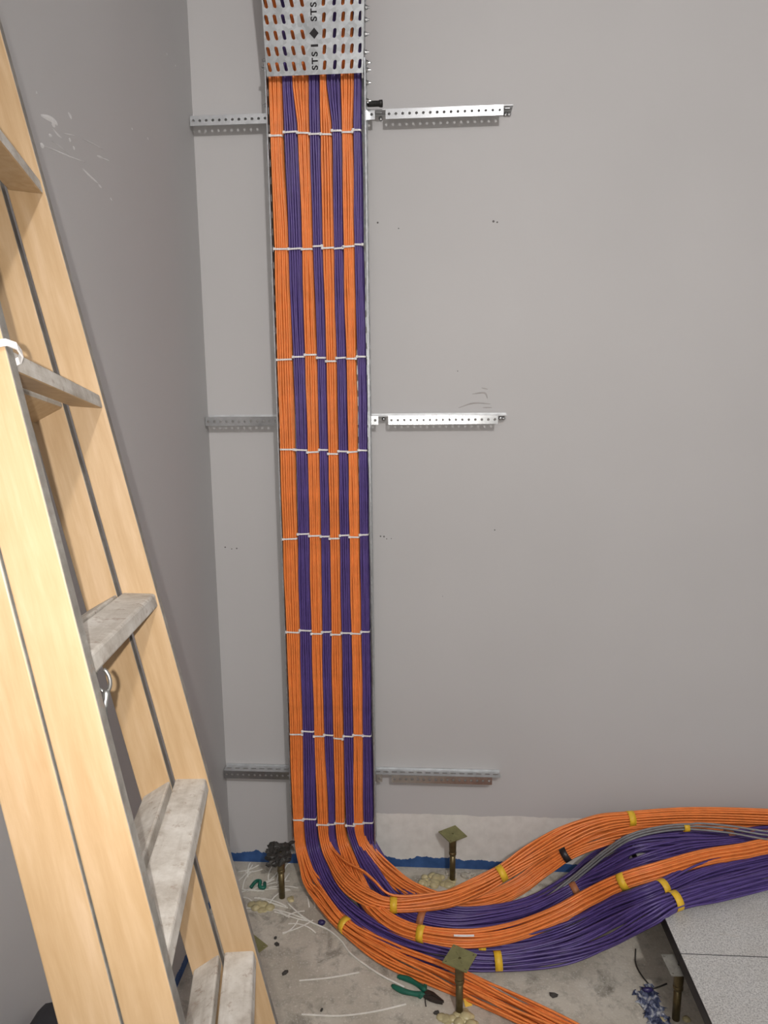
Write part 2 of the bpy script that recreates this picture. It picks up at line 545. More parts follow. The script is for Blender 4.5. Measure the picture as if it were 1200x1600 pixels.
# ------------------------------------------------------------------ the room
struct(obj('floor', boxm((-0.2, -6.6, -0.2), (4.8, 0.2, 0.0)), 'concrete'))
floor = bpy.data.objects['floor']
struct(obj('wall_back', boxm((-0.2, 0.0, -0.2), (4.8, 0.2, 4.9)), 'wall_paint'))
wall_back = bpy.data.objects['wall_back']
struct(obj('wall_left', boxm((-0.2, -6.6, -0.2), (0.0, 0.0, 4.9)), 'side_wall_paint'))
wall_left = bpy.data.objects['wall_left']
struct(obj('wall_right', boxm((4.6, -6.6, -0.2), (4.8, 0.0, 4.9)), 'wall_paint'))
struct(obj('wall_front', boxm((0.0, -6.6, -0.2), (4.6, -6.4, 4.9)), 'far_wall_paint'))
struct(obj('ceiling', boxm((0.0, -6.4, 4.7), (4.6, 0.0, 4.9)), 'ceiling_paint'))

# raised access floor panels, children of the floor
def tile_mesh():
    bm = bmesh.new()
    box(bm, (0, 0, 0), (0.5985, 0.5985, 0.035), 0)
    bmesh.ops.bevel(bm, geom=bm.edges[:], offset=0.0012, segments=1, affect='EDGES')
    # dark edge trim on top rim, laminate field inset and a hair proud
    vs, fs = box(bm, (0.0035, 0.0008, 0.030), (0.5972, 0.5972, 0.0354), 1)
    me = bpy.data.meshes.new('floor_tile')
    bmesh.ops.recalc_face_normals(bm, faces=bm.faces)
    bm.to_mesh(me); bm.free()
    me.materials.append(MAT['black_edge']); me.materials.append(MAT['speckled_laminate'])
    return me
tm = tile_mesh()
for i in range(3):
    for j in range(4):
        t = obj('floor_tile', tm, None, floor)
        t.location = (1.447 + 0.6 * i, -0.609 - 0.6 * j, 0.1745)

# marks on the walls
def flake(parent, pts, w, mat, name, normal):
    """thin raised stroke on a wall; pts are 3D points on it"""
    pts = [Vector(p) for p in pts]
    nrm = Vector(normal)
    V, F = [], []
    for i, p in enumerate(pts):
        d = (pts[min(i + 1, len(pts) - 1)] - pts[max(i - 1, 0)]).normalized()
        s = d.cross(nrm)
        ww = w * (0.25 + 0.75 * math.sin(math.pi * (i + 0.5) / len(pts)))
        V += [p + s * ww + nrm * 0.0002, p - s * ww + nrm * 0.0002, p + nrm * 0.0008]
    for i in range(len(pts) - 1):
        a, b = 3 * i, 3 * i + 3
        F += [(a, b, b + 2, a + 2), (a + 2, b + 2, b + 1, a + 1)]
    return obj(name, (V, F), mat, parent)
SC = [[(-0.951, 2.289), (-0.931, 2.293), (-0.91, 2.296), (-0.892, 2.296), (-0.888, 2.292)], [(-0.909, 2.28), (-0.891, 2.275), (-0.873, 2.273)], [(-0.838, 2.335), (-0.828, 2.331), (-0.824, 2.327)], [(-0.911, 2.289), (-0.897, 2.288)], [(-0.962, 2.232), (-0.948, 2.234)], [(-0.948, 2.234), (-0.903, 2.24), (-0.842, 2.247), (-0.777, 2.256)], [(-0.793, 2.239), (-0.759, 2.233), (-0.719, 2.228)], [(-0.715, 2.288), (-0.687, 2.292)], [(-0.687, 2.292), (-0.651, 2.297)], [(-0.829, 2.27), (-0.82, 2.27)], [(-0.926, 2.262), (-0.914, 2.264)], [(-0.862, 2.286), (-0.816, 2.297)], [(-0.782, 2.302), (-0.737, 2.308), (-0.684, 2.312)], [(-0.844, 2.281), (-0.835, 2.281)], [(-0.661, 2.212), (-0.652, 2.209)], [(-0.402, 2.431), (-0.394, 2.428)], [(-0.506, 2.418), (-0.498, 2.418)], [(-0.961, 2.327), (-0.957, 2.326)], [(-0.215, 2.718), (-0.208, 2.716)], [(-0.146, 2.715), (-0.139, 2.716)], [(-0.917, 2.254), (-0.876, 2.253), (-0.842, 2.247)], [(-0.72, 2.226), (-0.704, 2.223)]]
for k, ln in enumerate(SC):
    pts, _ = spline([(0.0, a, b) for a, b in ln], 4)
    w = (0.0055, 0.0022, 0.0045, 0.005, 0.005, 0.0014, 0.0026, 0.003, 0.0012, 0.004, 0.0032, 0.0012, 0.0010, 0.004)[k] if k < 14 else 0.0026
    if k == 20:
        w = 0.0009
    flake(wall_left, pts, w, 'scuff_white', 'paint_scuff', (1, 0, 0))
def speck_mesh():
    bm = bmesh.new()
    lathe(bm, [(0.0035, 0.0), (0.0022, -0.0008)], 8, axis='y')
    me = bpy.data.meshes.new('wall_speck')
    bmesh.ops.recalc_face_normals(bm, faces=bm.faces)
    bm.to_mesh(me); bm.free(); me.materials.append(MAT['speck'])
    return me
sm = speck_mesh()
for (x, z, s) in ((0.587, 2.291, .9), (0.654, 2.272, .6), (0.956, 2.286, 1.1), (0.968, 2.283, .8), (0.037, 1.222, .8), (0.060, 1.216, .6),
                  (0.078, 1.218, .8), (0.976, 1.286, .7), (0.585, 1.263, .8), (0.597, 1.262, .9), (0.606, 1.254, .6), (0.622, 1.255, .5),
                  (0.846, 1.82, .5), (0.70, 1.66, .3), (0.80, 1.05, .4)):
    o = obj('wall_speck', sm, None, wall_back)
    o.location = (x, 0, z); o.scale = (s, 1, s)
for pts, w in ((((0.895, 1.745), (0.935, 1.748), (0.945, 1.73)), 0.003), (((0.925, 1.765), (0.945, 1.76)), 0.002), (((0.85, 1.70), (0.90, 1.715), (0.955, 1.712)), 0.0025), (((0.93, 1.70), (0.96, 1.70)), 0.002)):
    flake(wall_back, spline([(a, 0.0, b) for a, b in pts], 4)[0], w, 'pencil_grey' if 'pencil_grey' in MAT else simple('pencil_grey', (0.36, 0.34, 0.33), 0.8) and 'pencil_grey', 'wall_smudge', (0, -1, 0))

# ------------------------------------------------------------------ wall brackets
FLY = -0.042
def make_bracket(ztop, label):
    root = tag(empty('wall_bracket', (0.0, 0.0, ztop)), label, 'bracket', 'perforated steel brackets fixed across the wall')
    x0, x1 = 0.004, 1.007
    n = 33
    bm = holed_sheet(linspace(x0, x1, n), [0.0, 0.042], lambda i, j: (x0 + (x1 - x0) * (i + .5) / n, 0.023, 0.010, 0.0042, 0),
                     0.0022, lambda u, v, w: Vector((u, -0.0005 - v, w - 0.0022)))
    obj('top_flange', bm, 'bracket_dull', root)
    for a, b in ((0.004, 0.585), (0.618, 0.977)):
        m = max(1, round((b - a) / 0.0208))
        bm = holed_sheet(linspace(a, b, m), [-0.029, 0.0], lambda i, j: (a + (b - a) * (i + .5) / m, -0.0145, 0.0044, 0.0044, 0),
                         0.0022, lambda u, v, w: Vector((u, FLY - w, v)))
        obj('front_flange', bm, 'bracket_steel', root)
    # strip lying on the wall, with a few screws
    obj('wall_flange', boxm((x0, -0.0025, -0.004), (x1, -0.0003, 0.006)), 'bracket_dull', root)
    for x in (0.60, 0.988, 0.999):
        bm = bmesh.new()
        lathe(bm, [(0.0065, -0.0003), (0.0065, -0.0045), (0.004, -0.0065)], 10, (x, 0, -0.0125), 'y')
        obj('screw', bm, 'bracket_steel', root, True)
    return root
make_bracket(2.612, 'topmost galvanised perforated wall bracket, just below the black rubber stub')
make_bracket(1.677, 'galvanised perforated wall bracket halfway up the cable tray, shining bright white')
make_bracket(0.397, 'lowest galvanised perforated wall bracket, just above the pale base of the wall')

# ------------------------------------------------------------------ cable tray
TX0, TX1, TZ0, TZ1 = 0.2585, 0.5625, 0.16, 2.735
tray = tag(empty('cable_tray', (0.41, -0.047, TZ0)), 'tall galvanised cable tray running up the back wall, full of orange and purple cables', 'cable tray')
def tr(u):   # tray-local
    return Vector(u) - Vector((0.41, -0.047, TZ0))
nz = 51
bm = holed_sheet(linspace(TX0, TX1, 10), linspace(TZ0, TZ1, nz),
                 lambda i, j: (TX0 + (TX1 - TX0) * (i + .5) / 10, TZ0 + (TZ1 - TZ0) * (j + .5) / nz, 0.004, 0.011, 0),
                 0.0015, lambda u, v, w: tr((u, -0.0455 - w, v)))
obj('back_panel', bm, 'galvanised_steel', tray)
for x, s in ((TX0, 1), (TX1, -1)):
    bm = holed_sheet([-0.101, -0.047], linspace(TZ0, TZ1, nz),
                     lambda i, j: (-0.074, TZ0 + (TZ1 - TZ0) * (j + .5) / nz, 0.0045, 0.012, 0),
                     0.0015, lambda u, v, w: tr((x + s * w, u, v)))
    p = obj('side_panel', bm, 'galvanised_steel', tray)
    obj('rim', boxm(tr((min(x, x + s * 0.0042), -0.1035, TZ0)), tr((max(x, x + s * 0.0042), -0.1008, TZ1)), 0.0008, 1), 'galvanised_steel', p)
for x, z, s in ((TX0, 2.7535, -1), (TX0, 2.7233, -1), (TX0, 2.6225, -1), (TX1, 2.7644, 1), (TX1, 2.7098, 1), (TX1, 2.6743, 1), (TX1, 2.6243, 1)):
    z = min(z, 2.73)
    bm = bmesh.new()
    lathe(bm, [(0.0085, 0.0), (0.0085, s * 0.002)], 12, tr((x, -0.078, z)), 'x')
    lathe(bm, [(0.0062, s * 0.002), (0.0062, s * 0.007)], 6, tr((x, -0.078, z)), 'x')
    lathe(bm, [(0.0032, s * 0.007), (0.0030, s * 0.014), (0.0015, s * 0.0155)], 8, tr((x, -0.078, z)), 'x')
    obj('bolt', bm, 'bracket_steel', tray)

# upper section that leans out from the wall, its punched sheet over the cables
TH = math.radians(14)
CO = Vector((0.4107, -0.108, 2.690))
CE = Vector((0.035, -math.sin(TH), math.cos(TH))).normalized()
CN = Vector((0, -math.cos(TH), -math.sin(TH)))
cover = tag(empty('tray_cover', CO), 'punched galvanised tray cover with slots and lettering over the top of the cables', 'tray cover')
def cv(u, v, w):
    return Vector((1, 0, 0)) * (u * (1 + 0.12 * v)) + CE * v - CN * w
ucol = [-0.135, -0.1105, -0.0865, -0.061, -0.0317, 0.0, 0.0305, 0.061, 0.086, 0.1112, 0.1352]
ub = [-0.1455] + [(a + b) / 2 for a, b in zip(ucol, ucol[1:])] + [0.1455]
vrow = [0.0235 + 0.0395 * k for k in range(11)]
vb = [0.0] + [(a + b) / 2 for a, b in zip(vrow, vrow[1:])] + [vrow[-1] + 0.02]
def slot(i, j):
    if i == 5:
        return None
    return (ucol[i], vrow[j], 0.0052, 0.0122, -0.22 if i < 5 else 0.12)
obj('punched_sheet', holed_sheet(ub, vb, slot, 0.0015, cv), 'galvanised_steel', cover)
for u, s in ((-0.1455, 1), (0.1440, 1)):
    bm = holed_sheet([0.0, 0.058], vb, lambda i, j: (0.03, vrow[j], 0.012, 0.0045, 0), 0.0015,
                     lambda a, v, w: cv(u + w, v, a + 0.0016))
    obj('side_flange', bm, 'galvanised_steel', cover)
for v, u in ((0.135, 0.147), (0.165, 0.147), (0.10, 0.147), (0.055, 0.147), (0.045, -0.147)):
    s = 1 if u > 0 else -1
    bm = bmesh.new()
    lathe(bm, [(0.008, 0.0), (0.008, s * 0.002)], 12, cv(u, v, 0.018), 'x')
    lathe(bm, [(0.006, s * 0.002), (0.006, s * 0.007), (0.003, s * 0.0075), (0.003, s * 0.013)], 8, cv(u, v, 0.018), 'x')
    obj('bolt', bm, 'bracket_steel', cover)
# lettering up the middle of the sheet, its cut-out darkness painted as black shapes
def lettering(text, v0, height, length):
    cu = bpy.data.curves.new('lettering', 'FONT')
    cu.body = text
    cu.size = 1.0
    cu.space_character = 1.25
    cu.offset = 0.028
    cu.extrude = 0.0
    tmp = bpy.data.objects.new('lettering_source', cu)
    COL.objects.link(tmp)
    bpy.context.view_layer.update()
    me = bpy.data.meshes.new_from_object(tmp.evaluated_get(bpy.context.evaluated_depsgraph_get()))
    bpy.data.objects.remove(tmp)
    xs = [v.co.x for v in me.vertices]
    ys = [v.co.y for v in me.vertices]
    sx = length / (max(xs) - min(xs)); sy = height / (max(ys) - min(ys))
    bm = bmesh.new()
    bm.from_mesh(me)
    for f in bmesh.ops.extrude_face_region(bm, geom=bm.faces[:])['geom']:
        if isinstance(f, bmesh.types.BMVert):
            f.co.z -= 1.0
    for v in bm.verts:
        tx = (v.co.x - min(xs)) * sx
        ty = (v.co.y - min(ys)) * sy - height / 2
        v.co = cv(-ty + 0.0015, v0 + tx, -0.0004 if v.co.z > -0.5 else 0.0002)
    obj('lettering', bm, 'punched_black', cover)
lettering('STS', 0.012, 0.0185, 0.046)
lettering('STS', 0.1335, 0.0185, 0.046)
lettering('STS', 0.250, 0.0185, 0.046)
for k in range(2):
    o = 0.12 * k
    bm = bmesh.new()
    vs = [bm.verts.new(cv(a, b + o, -0.0005)) for a, b in ((-0.009, 0.0705), (0.0125, 0.0705), (0.0125, 0.0765), (-0.009, 0.0765))]
    f = bm.faces.new(vs)
    ext = bmesh.ops.extrude_face_region(bm, geom=[f])
    for g in ext['geom']:
        if isinstance(g, bmesh.types.BMVert):
            g.co += -CN * 0.0007
    obj('punched_bar', bm, 'punched_black', cover)
    bm = bmesh.new()
    vs = [bm.verts.new(cv(a, b + o, -0.0005)) for a, b in ((-0.0125, 0.104), (0.002, 0.090), (0.0145, 0.104), (0.002, 0.118))]
    f = bm.faces.new(vs)
    ext = bmesh.ops.extrude_face_region(bm, geom=[f])
    for g in ext['geom']:
        if isinstance(g, bmesh.types.BMVert):
            g.co += -CN * 0.0007
    obj('punched_diamond', bm, 'punched_black', cover)

# black rubber stub beside the tray
bm = bmesh.new()
lathe(bm, [(0.0075, 0.0), (0.0085, 0.006), (0.0085, 0.034), (0.0105, 0.038), (0.0108, 0.046), (0.0085, 0.047), (0.007, 0.040)], 14, (0, 0, 0), 'x')
o = obj('rubber_stub', bm, 'black_rubber', None, True)
o.location = (0.5632, -0.0553, 2.6235)
tag(o, 'short black rubber tube sticking out beside the tray above the top bracket', 'tube')

# ------------------------------------------------------------------ cables
CR = 0.0036          # radius of one cable
NC = 26              # cables in one bundle
def lerp_table(tab, z):
    if z >= tab[0][0]:
        return tab[0][1:]
    for a, b in zip(tab, tab[1:]):
        if z >= b[0]:
            t = (a[0] - z) / (a[0] - b[0])
            t = t * t * (3 - 2 * t)
            return [p + (q - p) * t for p, q in zip(a[1:], b[1:])]
    return tab[-1][1:]

SPREAD = {  # how loose the bundle is at each floor control point
    'o1': [1.0, 1.25, 1.4, 1.4, 1.05, 1.5, 1.55, 1.5, 1.45, 1.4],
    'p1': [1.0, 1.1, 1.15, 1.2, 1.35, 1.4, 1.15, 1.45, 1.5, 1.4, 1.15, 1.4, 1.5, 1.5],
    'o2': [1.0, 1.15, 1.25, 1.2, 1.0, 1.15, 1.2, 1.1, 1.3, 1.35, 1.2, 1.0, 1.1, 1.1, 1.1],
    'p2': [1.0, 1.1, 1.15, 1.2, 1.2, 1.2, 1.05, 1.35, 1.4, 1.3, 1.1, 1.05, 1.35, 1.4, 1.4],
    'o3': [1.0, 1.1, 1.15, 1.15, 1.1, 1.0, 1.1, 1.15, 1.15, 1.1, 1.0, 1.0, 1.0, 1.0, 1.0, 1.0],
    'p3': [1.0, 1.1, 1.2, 1.2, 1.15, 1.2, 1.25, 1.2, 1.0, 1.5, 1.6, 1.5, 1.2, 1.3, 1.3],
    'o4': [1.0, 1.15, 1.25, 1.2, 1.15, 1.2, 1.15, 1.15, 1.0, 1.2, 1.25, 1.2, 1.2, 1.2],
    'p4': [1.0, 1.1, 1.2, 1.2, 1.2, 1.2, 1.2, 1.15, 1.4, 1.6, 1.4, 1.05, 1.2, 1.2],
}
TAPEMAT = {'o1': ['yellow_tape'] * 2, 'p1': ['yellow_tape'] * 2, 'o2': ['yellow_tape'] * 3, 'p2': ['yellow_tape'] * 2,
           'o3': ['yellow_tape'] * 2, 'p3': ['brown_tape'] * 2, 'p4': ['brown_tape'], 'o4': ['black_tape']}
BLABEL = {
    'o1': 'leftmost orange cable bundle in the tray, running forward past the pliers on the floor',
    'p1': 'leftmost purple cable bundle in the tray, nearest purple one along the floor',
    'o2': 'second orange cable bundle from the left, crossing over the others and rising to the wall',
    'p2': 'second purple cable bundle from the left, dipping behind crossing orange bundles below the tray',
    'o3': 'third orange cable bundle from the left, running between purple bundles on the floor',
    'p3': 'third purple cable bundle from the left, with brown tape bands on the floor',
    'o4': 'rightmost orange cable bundle in the tray, passing under another orange one by the wall',
    'p4': 'rightmost purple cable bundle, beside the right edge of the tray',
}
def sample(vals, par):
    i = min(int(par), len(vals) - 2)
    t = par - i
    t = t * t * (3 - 2 * t)
    return vals[i] * (1 - t) + vals[i + 1] * t

def floor_z(x):
    return 0.2100 if x > 1.443 else (0.0 if x < 1.40 else 0.0 + 0.21 * ((x - 1.40) / 0.043) ** 0.7)

LOOSE = {'o2': {4: (0.045, 0.012), 9: (0.032, 0.010)}, 'o4': {4: (0.012, 0.006)}, 'p3': {0: (-0.012, 0.006)}}
ZS = [3.16, 3.0, 2.86, 2.76]
def make_bundle(key):
    rnd = random.Random(hash(key) if False else sum(map(ord, key)))
    tab, ties = TRAY[key], TIES[key]
    # the floor run starts at the lowest tie, straight down, before it swings away
    path = [((tab[-1][1] + tab[-1][2]) / 2, -0.078, 0.232)] + FLOORPATH[key]
    spread = [1.0] + SPREAD[key]
    jacket = 'orange_jacket' if key[0] == 'o' else 'purple_jacket'
    wmean = sum(b - a for _, a, b in tab) / len(tab)
    ncol = max(3, round(wmean / (2 * CR)))
    nrow = math.ceil(NC / ncol)
    root = tag(empty('cable_bundle', (path[0][0], -0.075, path[0][2])), BLABEL[key], 'cable bundle', 'cable bundles in the tray')
    org = Vector(root.location)
    slots = [(c, r) for r in range(nrow) for c in range(ncol)][:NC]
    # floor path samples with parallel-transport frames, started from the tray's frame
    fpts, fpar = spline(path, 7, (path[1][0], path[1][1], path[1][2] + 0.17))
    pre = Vector((fpts[0].x, fpts[0].y, fpts[0].z + 0.05))
    fr = frames([pre] + fpts, (1, 0, 0))[1:]
    # vertical sample heights
    zs = []
    z = 2.72
    while z > path[0][2] + 0.03:
        zs.append(z)
        z -= 0.052
    for ci, (c, r) in enumerate(slots):
        u = ((c + (0.5 if r % 2 and ncol > 3 else 0.0) * 0.8) / max(1, ncol - 0.6)) * 2 - 1
        u = max(-1, min(1, u))
        d = r * CR * 1.8 + rnd.uniform(-.0004, .0004)
        ph = [rnd.uniform(0, 6.28) for _ in range(6)]
        pts = []
        # leaning top part
        xl, xr = tab[0][1], tab[0][2]
        for zz in ZS:
            k = (zz - 2.69)
            xm = (xl + xr) / 2
            pts.append(Vector((xm + u * (xr - xl - 2 * CR) / 2 + 0.03 * k, -0.092 + d - k * math.tan(TH) - 0.008 * math.sin(ph[0] + zz * 9) * 0.2 + 0.012, zz)))
        for zz in zs:
            xl, xr = lerp_table(tab, zz)
            # waist at each tie, slight swelling between
            near = min(abs(zz - t) for t in ties)
            swell = 1.0 + 0.045 * min(1.0, near / 0.12)
            half = (xr - xl - 2 * CR) / 2 * swell
            x = (xl + xr) / 2 + u * half + 0.0011 * math.sin(zz * 7 + ph[0]) * min(1, near / .1) + 0.0007 * math.sin(zz * 19 + ph[1]) * min(1, near / .1)
            y = -0.0925 + d + 0.0012 * math.sin(zz * 6 + ph[2]) + (0.012 * max(0, zz - 2.58) / 0.14)
            pts.append(Vector((max(TX0 + CR + .002, min(TX1 - CR - .002, x)), y, zz)))
        # floor part: square packing relaxes into a round, loose bundle
        v = -((r + 0.5) / nrow * 2 - 1)            # +1 = front layer
        uu, vv = u * math.sqrt(1 - v * v / 2), v * math.sqrt(1 - u * u / 2)
        R0 = 0.0073 * math.sqrt(NC / 0.80) / 2
        for i, (p, pr, (T, n, b)) in enumerate(zip(fpts, fpar, fr)):
            s = sample(spread, pr)
            loose = s - 0.95
            a = min(1.0, max(0.0, pr - 0.3) / 3.4)
            a = a * a * (3 - 2 * a)
            # e1: across (tray x), e2: towards the room (tray -y)
            e1, e2 = n, -b if b.dot(Vector((0, -1, 0))) < 0 and i < 3 else b
            if i == 0:
                sgn = 1 if b.dot(Vector((0, -1, 0))) > 0 else -1
                root['_s'] = sgn
            e2 = b * root['_s']
            tw = 0.5 * math.sin(pr * 0.8 + ph[5] * 0.12)
            cu, su = math.cos(tw * loose), math.sin(tw * loose)
            q1 = (uu * cu - vv * su) * R0 * s + 0.011 * loose * math.sin(pr * 1.3 + ph[3])
            q2 = (uu * su + vv * cu) * R0 * s + 0.011 * loose * math.sin(pr * 1.1 + ph[4])
            t1 = u * (tab[-1][2] - tab[-1][1] - 2 * CR) / 2
            t2 = 0.0925 + p.y * 0 - d - 0.078
            if ci in LOOSE.get(key, {}):
                l1, l2 = LOOSE[key][ci]
                bell = math.exp(-((pr - 3.4) / 1.3) ** 2)
                q1 += l1 * bell
                q2 += l2 * bell
            off = e1 * (t1 * (1 - a) + q1 * a) + e2 * (t2 * (1 - a) + q2 * a)
            w = p + off
            if i == 0:
                want = Vector(((tab[-1][1] + tab[-1][2]) / 2 + t1, -0.0925 + d, p.z))
                fix = want - w
            w = w + fix * (1 - a)
            lo = floor_z(w.x) + CR
            if w.z < lo:
                w.z = lo + 0.0006 * rnd.random()
            w.y = min(w.y, -CR - 0.002)
            if w.z > TZ0 - .005:
                w.y = min(w.y, -0.0475 - CR)
            pts.append(w)
        me = tube([p - org for p in pts], CR, 6)
        obj('cable', me, jacket, root, True)
    del root['_s']
    # nylon ties around the bundle in the tray
    for k, zt in enumerate(ties):
        xl, xr = lerp_table(tab, zt)
        xl -= 0.0006; xr += 0.0006
        yf, yb = -0.0985 + (0.0107 * max(0, zt - 2.58) / 0.14), -0.0525
        loop, rc = [], 0.006
        for cx, cy, a0 in ((xl + rc, yf + rc, 180), (xr - rc, yf + rc, 270), (xr - rc, yb - rc, 0), (xl + rc, yb - rc, 90)):
            for s in range(4):
                a = math.radians(a0 + 30 * s)
                loop.append((cx + rc * math.cos(a), cy + rc * math.sin(a)))
        sl = rnd.uniform(-0.06, 0.06)
        V, F = [], []
        m = len(loop)
        for (x, y) in loop:
            cxm = (xl + xr) / 2
            dx, dy = x - cxm, y - (yf + yb) / 2
            L = math.hypot(dx, dy)
            zz = zt + sl * dx
            for (h, o_) in ((-0.0021, 0), (0.0021, 0), (0.0021, 0.0012), (-0.0021, 0.0012)):
                V.append(Vector((x + dx / L * o_, y + dy / L * o_, zz + h * 1.25)) - org)
        for i in range(m):
            for q in range(4):
                a, b2 = i * 4 + q, i * 4 + (q + 1) % 4
                c2, d2 = ((i + 1) % m) * 4 + (q + 1) % 4, ((i + 1) % m) * 4 + q
                F.append((a, b2, c2, d2))
        t = obj('zip_tie', (V, F), 'white_nylon', root)
        hx = xl + 0.001 if rnd.random() < 0.8 else xr - 0.001
        hz = zt + sl * (hx - (xl + xr) / 2)
        obj('tie_head', boxm(Vector((hx - 0.0038, yf - 0.0042, hz - 0.0040)) - org, Vector((hx + 0.0038, yf + 0.001, hz + 0.0040)) - org, 0.0007, 1), 'white_nylon', t)
    # tape bands on the floor run
    for par, mat in zip(TAPES[key], TAPEMAT[key]):
        i = min(range(len(fpar)), key=lambda q: abs(fpar[q] - par - 1))
        p, (T, n, b) = fpts[i], fr[i]
        s = sample(spread, fpar[i])
        rad = 0.0073 * math.sqrt(NC / 0.80) / 2 * s + CR * 1.02
        V, F = [], []
        K = 20
        for h in (-0.0115, 0.0115):
            for q in range(K):
                a = 2 * math.pi * q / K
                w = p + T * h + (n * math.cos(a) + b * math.sin(a)) * rad
                w.z = max(w.z, floor_z(w.x) + 0.0004)
                V.append(w - org)
        for q in range(K):
            F.append((q, (q + 1) % K, K + (q + 1) % K, K + q))
        tp = obj('tape_band', (V, F), mat, root, True)
        tp['label'] = mat.replace('_', ' ') + ' band'
        sol = tp.modifiers.new('thickness', 'SOLIDIFY')
        sol.thickness = 0.0008
        sol.offset = 1
    if key == 'o3':
        # loose white end of tape lying on the bundle
        V, F = [], []
        sel = [q for q in range(len(fpts)) if 6.6 <= fpar[q] <= 7.2]
        for q in sel:
            p, (T, n, b) = fpts[q], fr[q]
            e = Vector((0, -0.55, 0.84))
            sd = T.cross(e).normalized()
            for s in (-0.0028, 0.0028):
                V.append(p + e * 0.029 + sd * s - org)
        for q in range(len(sel) - 1):
            F.append((2 * q, 2 * q + 1, 2 * q + 3, 2 * q + 2))
        o = obj('loose_tape_end', (V, F), 'white_nylon', root)
        o['label'] = 'white tape end'
        o.modifiers.new('thickness', 'SOLIDIFY').thickness = 0.0008
    return root
for key in ('o1', 'p1', 'o2', 'p2', 'o3', 'p3', 'o4', 'p4'):
    make_bundle(key)

# thin grey cables beside the purple ones
gp, gpar = spline(FLOORPATH['g'], 7)
groot = tag(empty('grey_cable_bundle', gp[0]), 'thin bundle of grey cables arching over the purple ones near the wall', 'cable bundle')
gfr = frames(gp)
for k, (a, b) in enumerate(((0, 0.004), (0.007, 0), (-0.006, -0.002), (0.001, -0.005), (0.012, -0.004))):
    pts = []
    for i, (p, (T, n, bb)) in enumerate(zip(gp, gfr)):
        g = 1 + 0.9 * (i / len(gp)) ** 2 * (1 if i > 42 else 0.3)
        w = p + n * a * g + bb * b * g
        w.z = max(w.z, floor_z(w.x) + 0.004)
        pts.append(w - gp[0])
    obj('cable', tube(pts, 0.0033, 6), 'grey_jacket', groot, True)
i = min(range(len(gpar)), key=lambda q: abs(gpar[q] - TAPES['g'][0]))
V, F = [], []
for h in (-0.009, 0.009):
    for q in range(12):
        a = 2 * math.pi * q / 12
        V.append(gp[i] - gp[0] + gfr[i][0] * h + gfr[i][1] * 0.0135 * math.cos(a) + gfr[i][2] * 0.0105 * math.sin(a))
for q in range(12):
    F.append((q, (q + 1) % 12, 12 + (q + 1) % 12, 12 + q))
t = obj('tape_band', (V, F), 'yellow_tape', groot, True)
t.modifiers.new('thickness', 'SOLIDIFY').thickness = 0.0008

# ------------------------------------------------------------------ raised-floor pedestals
def plate_sheet(size, holes, thick):
    h = size / 2
    b = [-h, -0.024, -0.011, 0.011, 0.024, h]
    def hole(i, j):
        if (i, j) == (2, 2):
            return (0, 0, 0.0042, 0.0042, 0) if holes else None
        if holes and (i, j) in ((0, 0), (4, 0), (0, 4), (4, 4)):
            return ((-0.0295, 0, 0, 0, 0.0295)[i], (-0.0295, 0, 0, 0, 0.0295)[j], 0.0028, 0.0028, 0)
        return None
    return holed_sheet(b, b, hole, thick, lambda u, v, w: Vector((u, v, w)))
def make_pedestal(x, y, h, rot, plate_mat, label, glue, tilt=(0, 0)):
    root = tag(empty('floor_pedestal', (x, y, 0)), label, 'pedestal', 'raised floor pedestals standing on the slab')
    bm = bmesh.new()
    lathe(bm, [(0.0105, 0.0), (0.0105, h * 0.60)], 18)
    obj('post', bm, 'brass_post', root, True)
    bm = bmesh.new()
    lathe(bm, [(0.0115, h * 0.55), (0.0135, h * 0.565), (0.0135, h * 0.62), (0.0115, h * 0.635)], 18)
    obj('lock_nut', bm, 'brass_post', root, True)
    bm = bmesh.new()
    lathe(bm, [(0.0125, h * 0.62), (0.0130, h * 0.66), (0.0140, h * 0.95), (0.0165, h - 0.003)], 18)
    obj('sleeve', bm, 'brass_post', root, True)
    bm = plate_sheet(0.074, True, 0.003)
    p = obj('head_plate', bm, plate_mat, root)
    p.location = (0, 0, h - 0.003)
    p.rotation_euler = (tilt[0], tilt[1], rot)
    # embossed ribs from centre to corners
    for k in range(4):
        a = math.pi / 4 + k * math.pi / 2
        bm = boxm((0.009, -0.0022, 0.003), (0.024, 0.0022, 0.0038), 0.0003, 1)
        r = obj('plate_rib', bm, plate_mat, p)
        r.rotation_euler = (0, 0, a)
    if glue:
        bm = bmesh.new()
        for k, (gx, gy, r, sq) in enumerate(glue):
            blob(bm, (gx, gy, r * 0.12), r * 1.15, (1.1, 1.0, sq * 0.75), 31 * k + int(x * 100), 0.05, 2)
        g = obj('glue_blobs', bm, 'foam_glue', root, True)
        g['kind'] = 'stuff'
    return root
rg = random.Random(3)
def gluefield(cx, cy, rx, ry, n, rmin, rmax, keep=0.012):
    out = []
    while len(out) < n:
        a, r = rg.uniform(0, 6.283), math.sqrt(rg.random())
        gx, gy = cx + rx * r * math.cos(a), cy + ry * r * math.sin(a)
        out.append((gx, gy, rg.uniform(rmin, rmax), rg.uniform(0.5, 0.95)))
    return out
make_pedestal(0.838, -0.066, 0.187, math.radians(33), 'olive_plate', 'pedestal with olive square plate standing close to the wall behind orange cables',
              gluefield(-0.055, -0.005, 0.065, 0.030, 26, 0.006, 0.017) + gluefield(0.0, -0.02, 0.05, 0.02, 10, 0.004, 0.009))
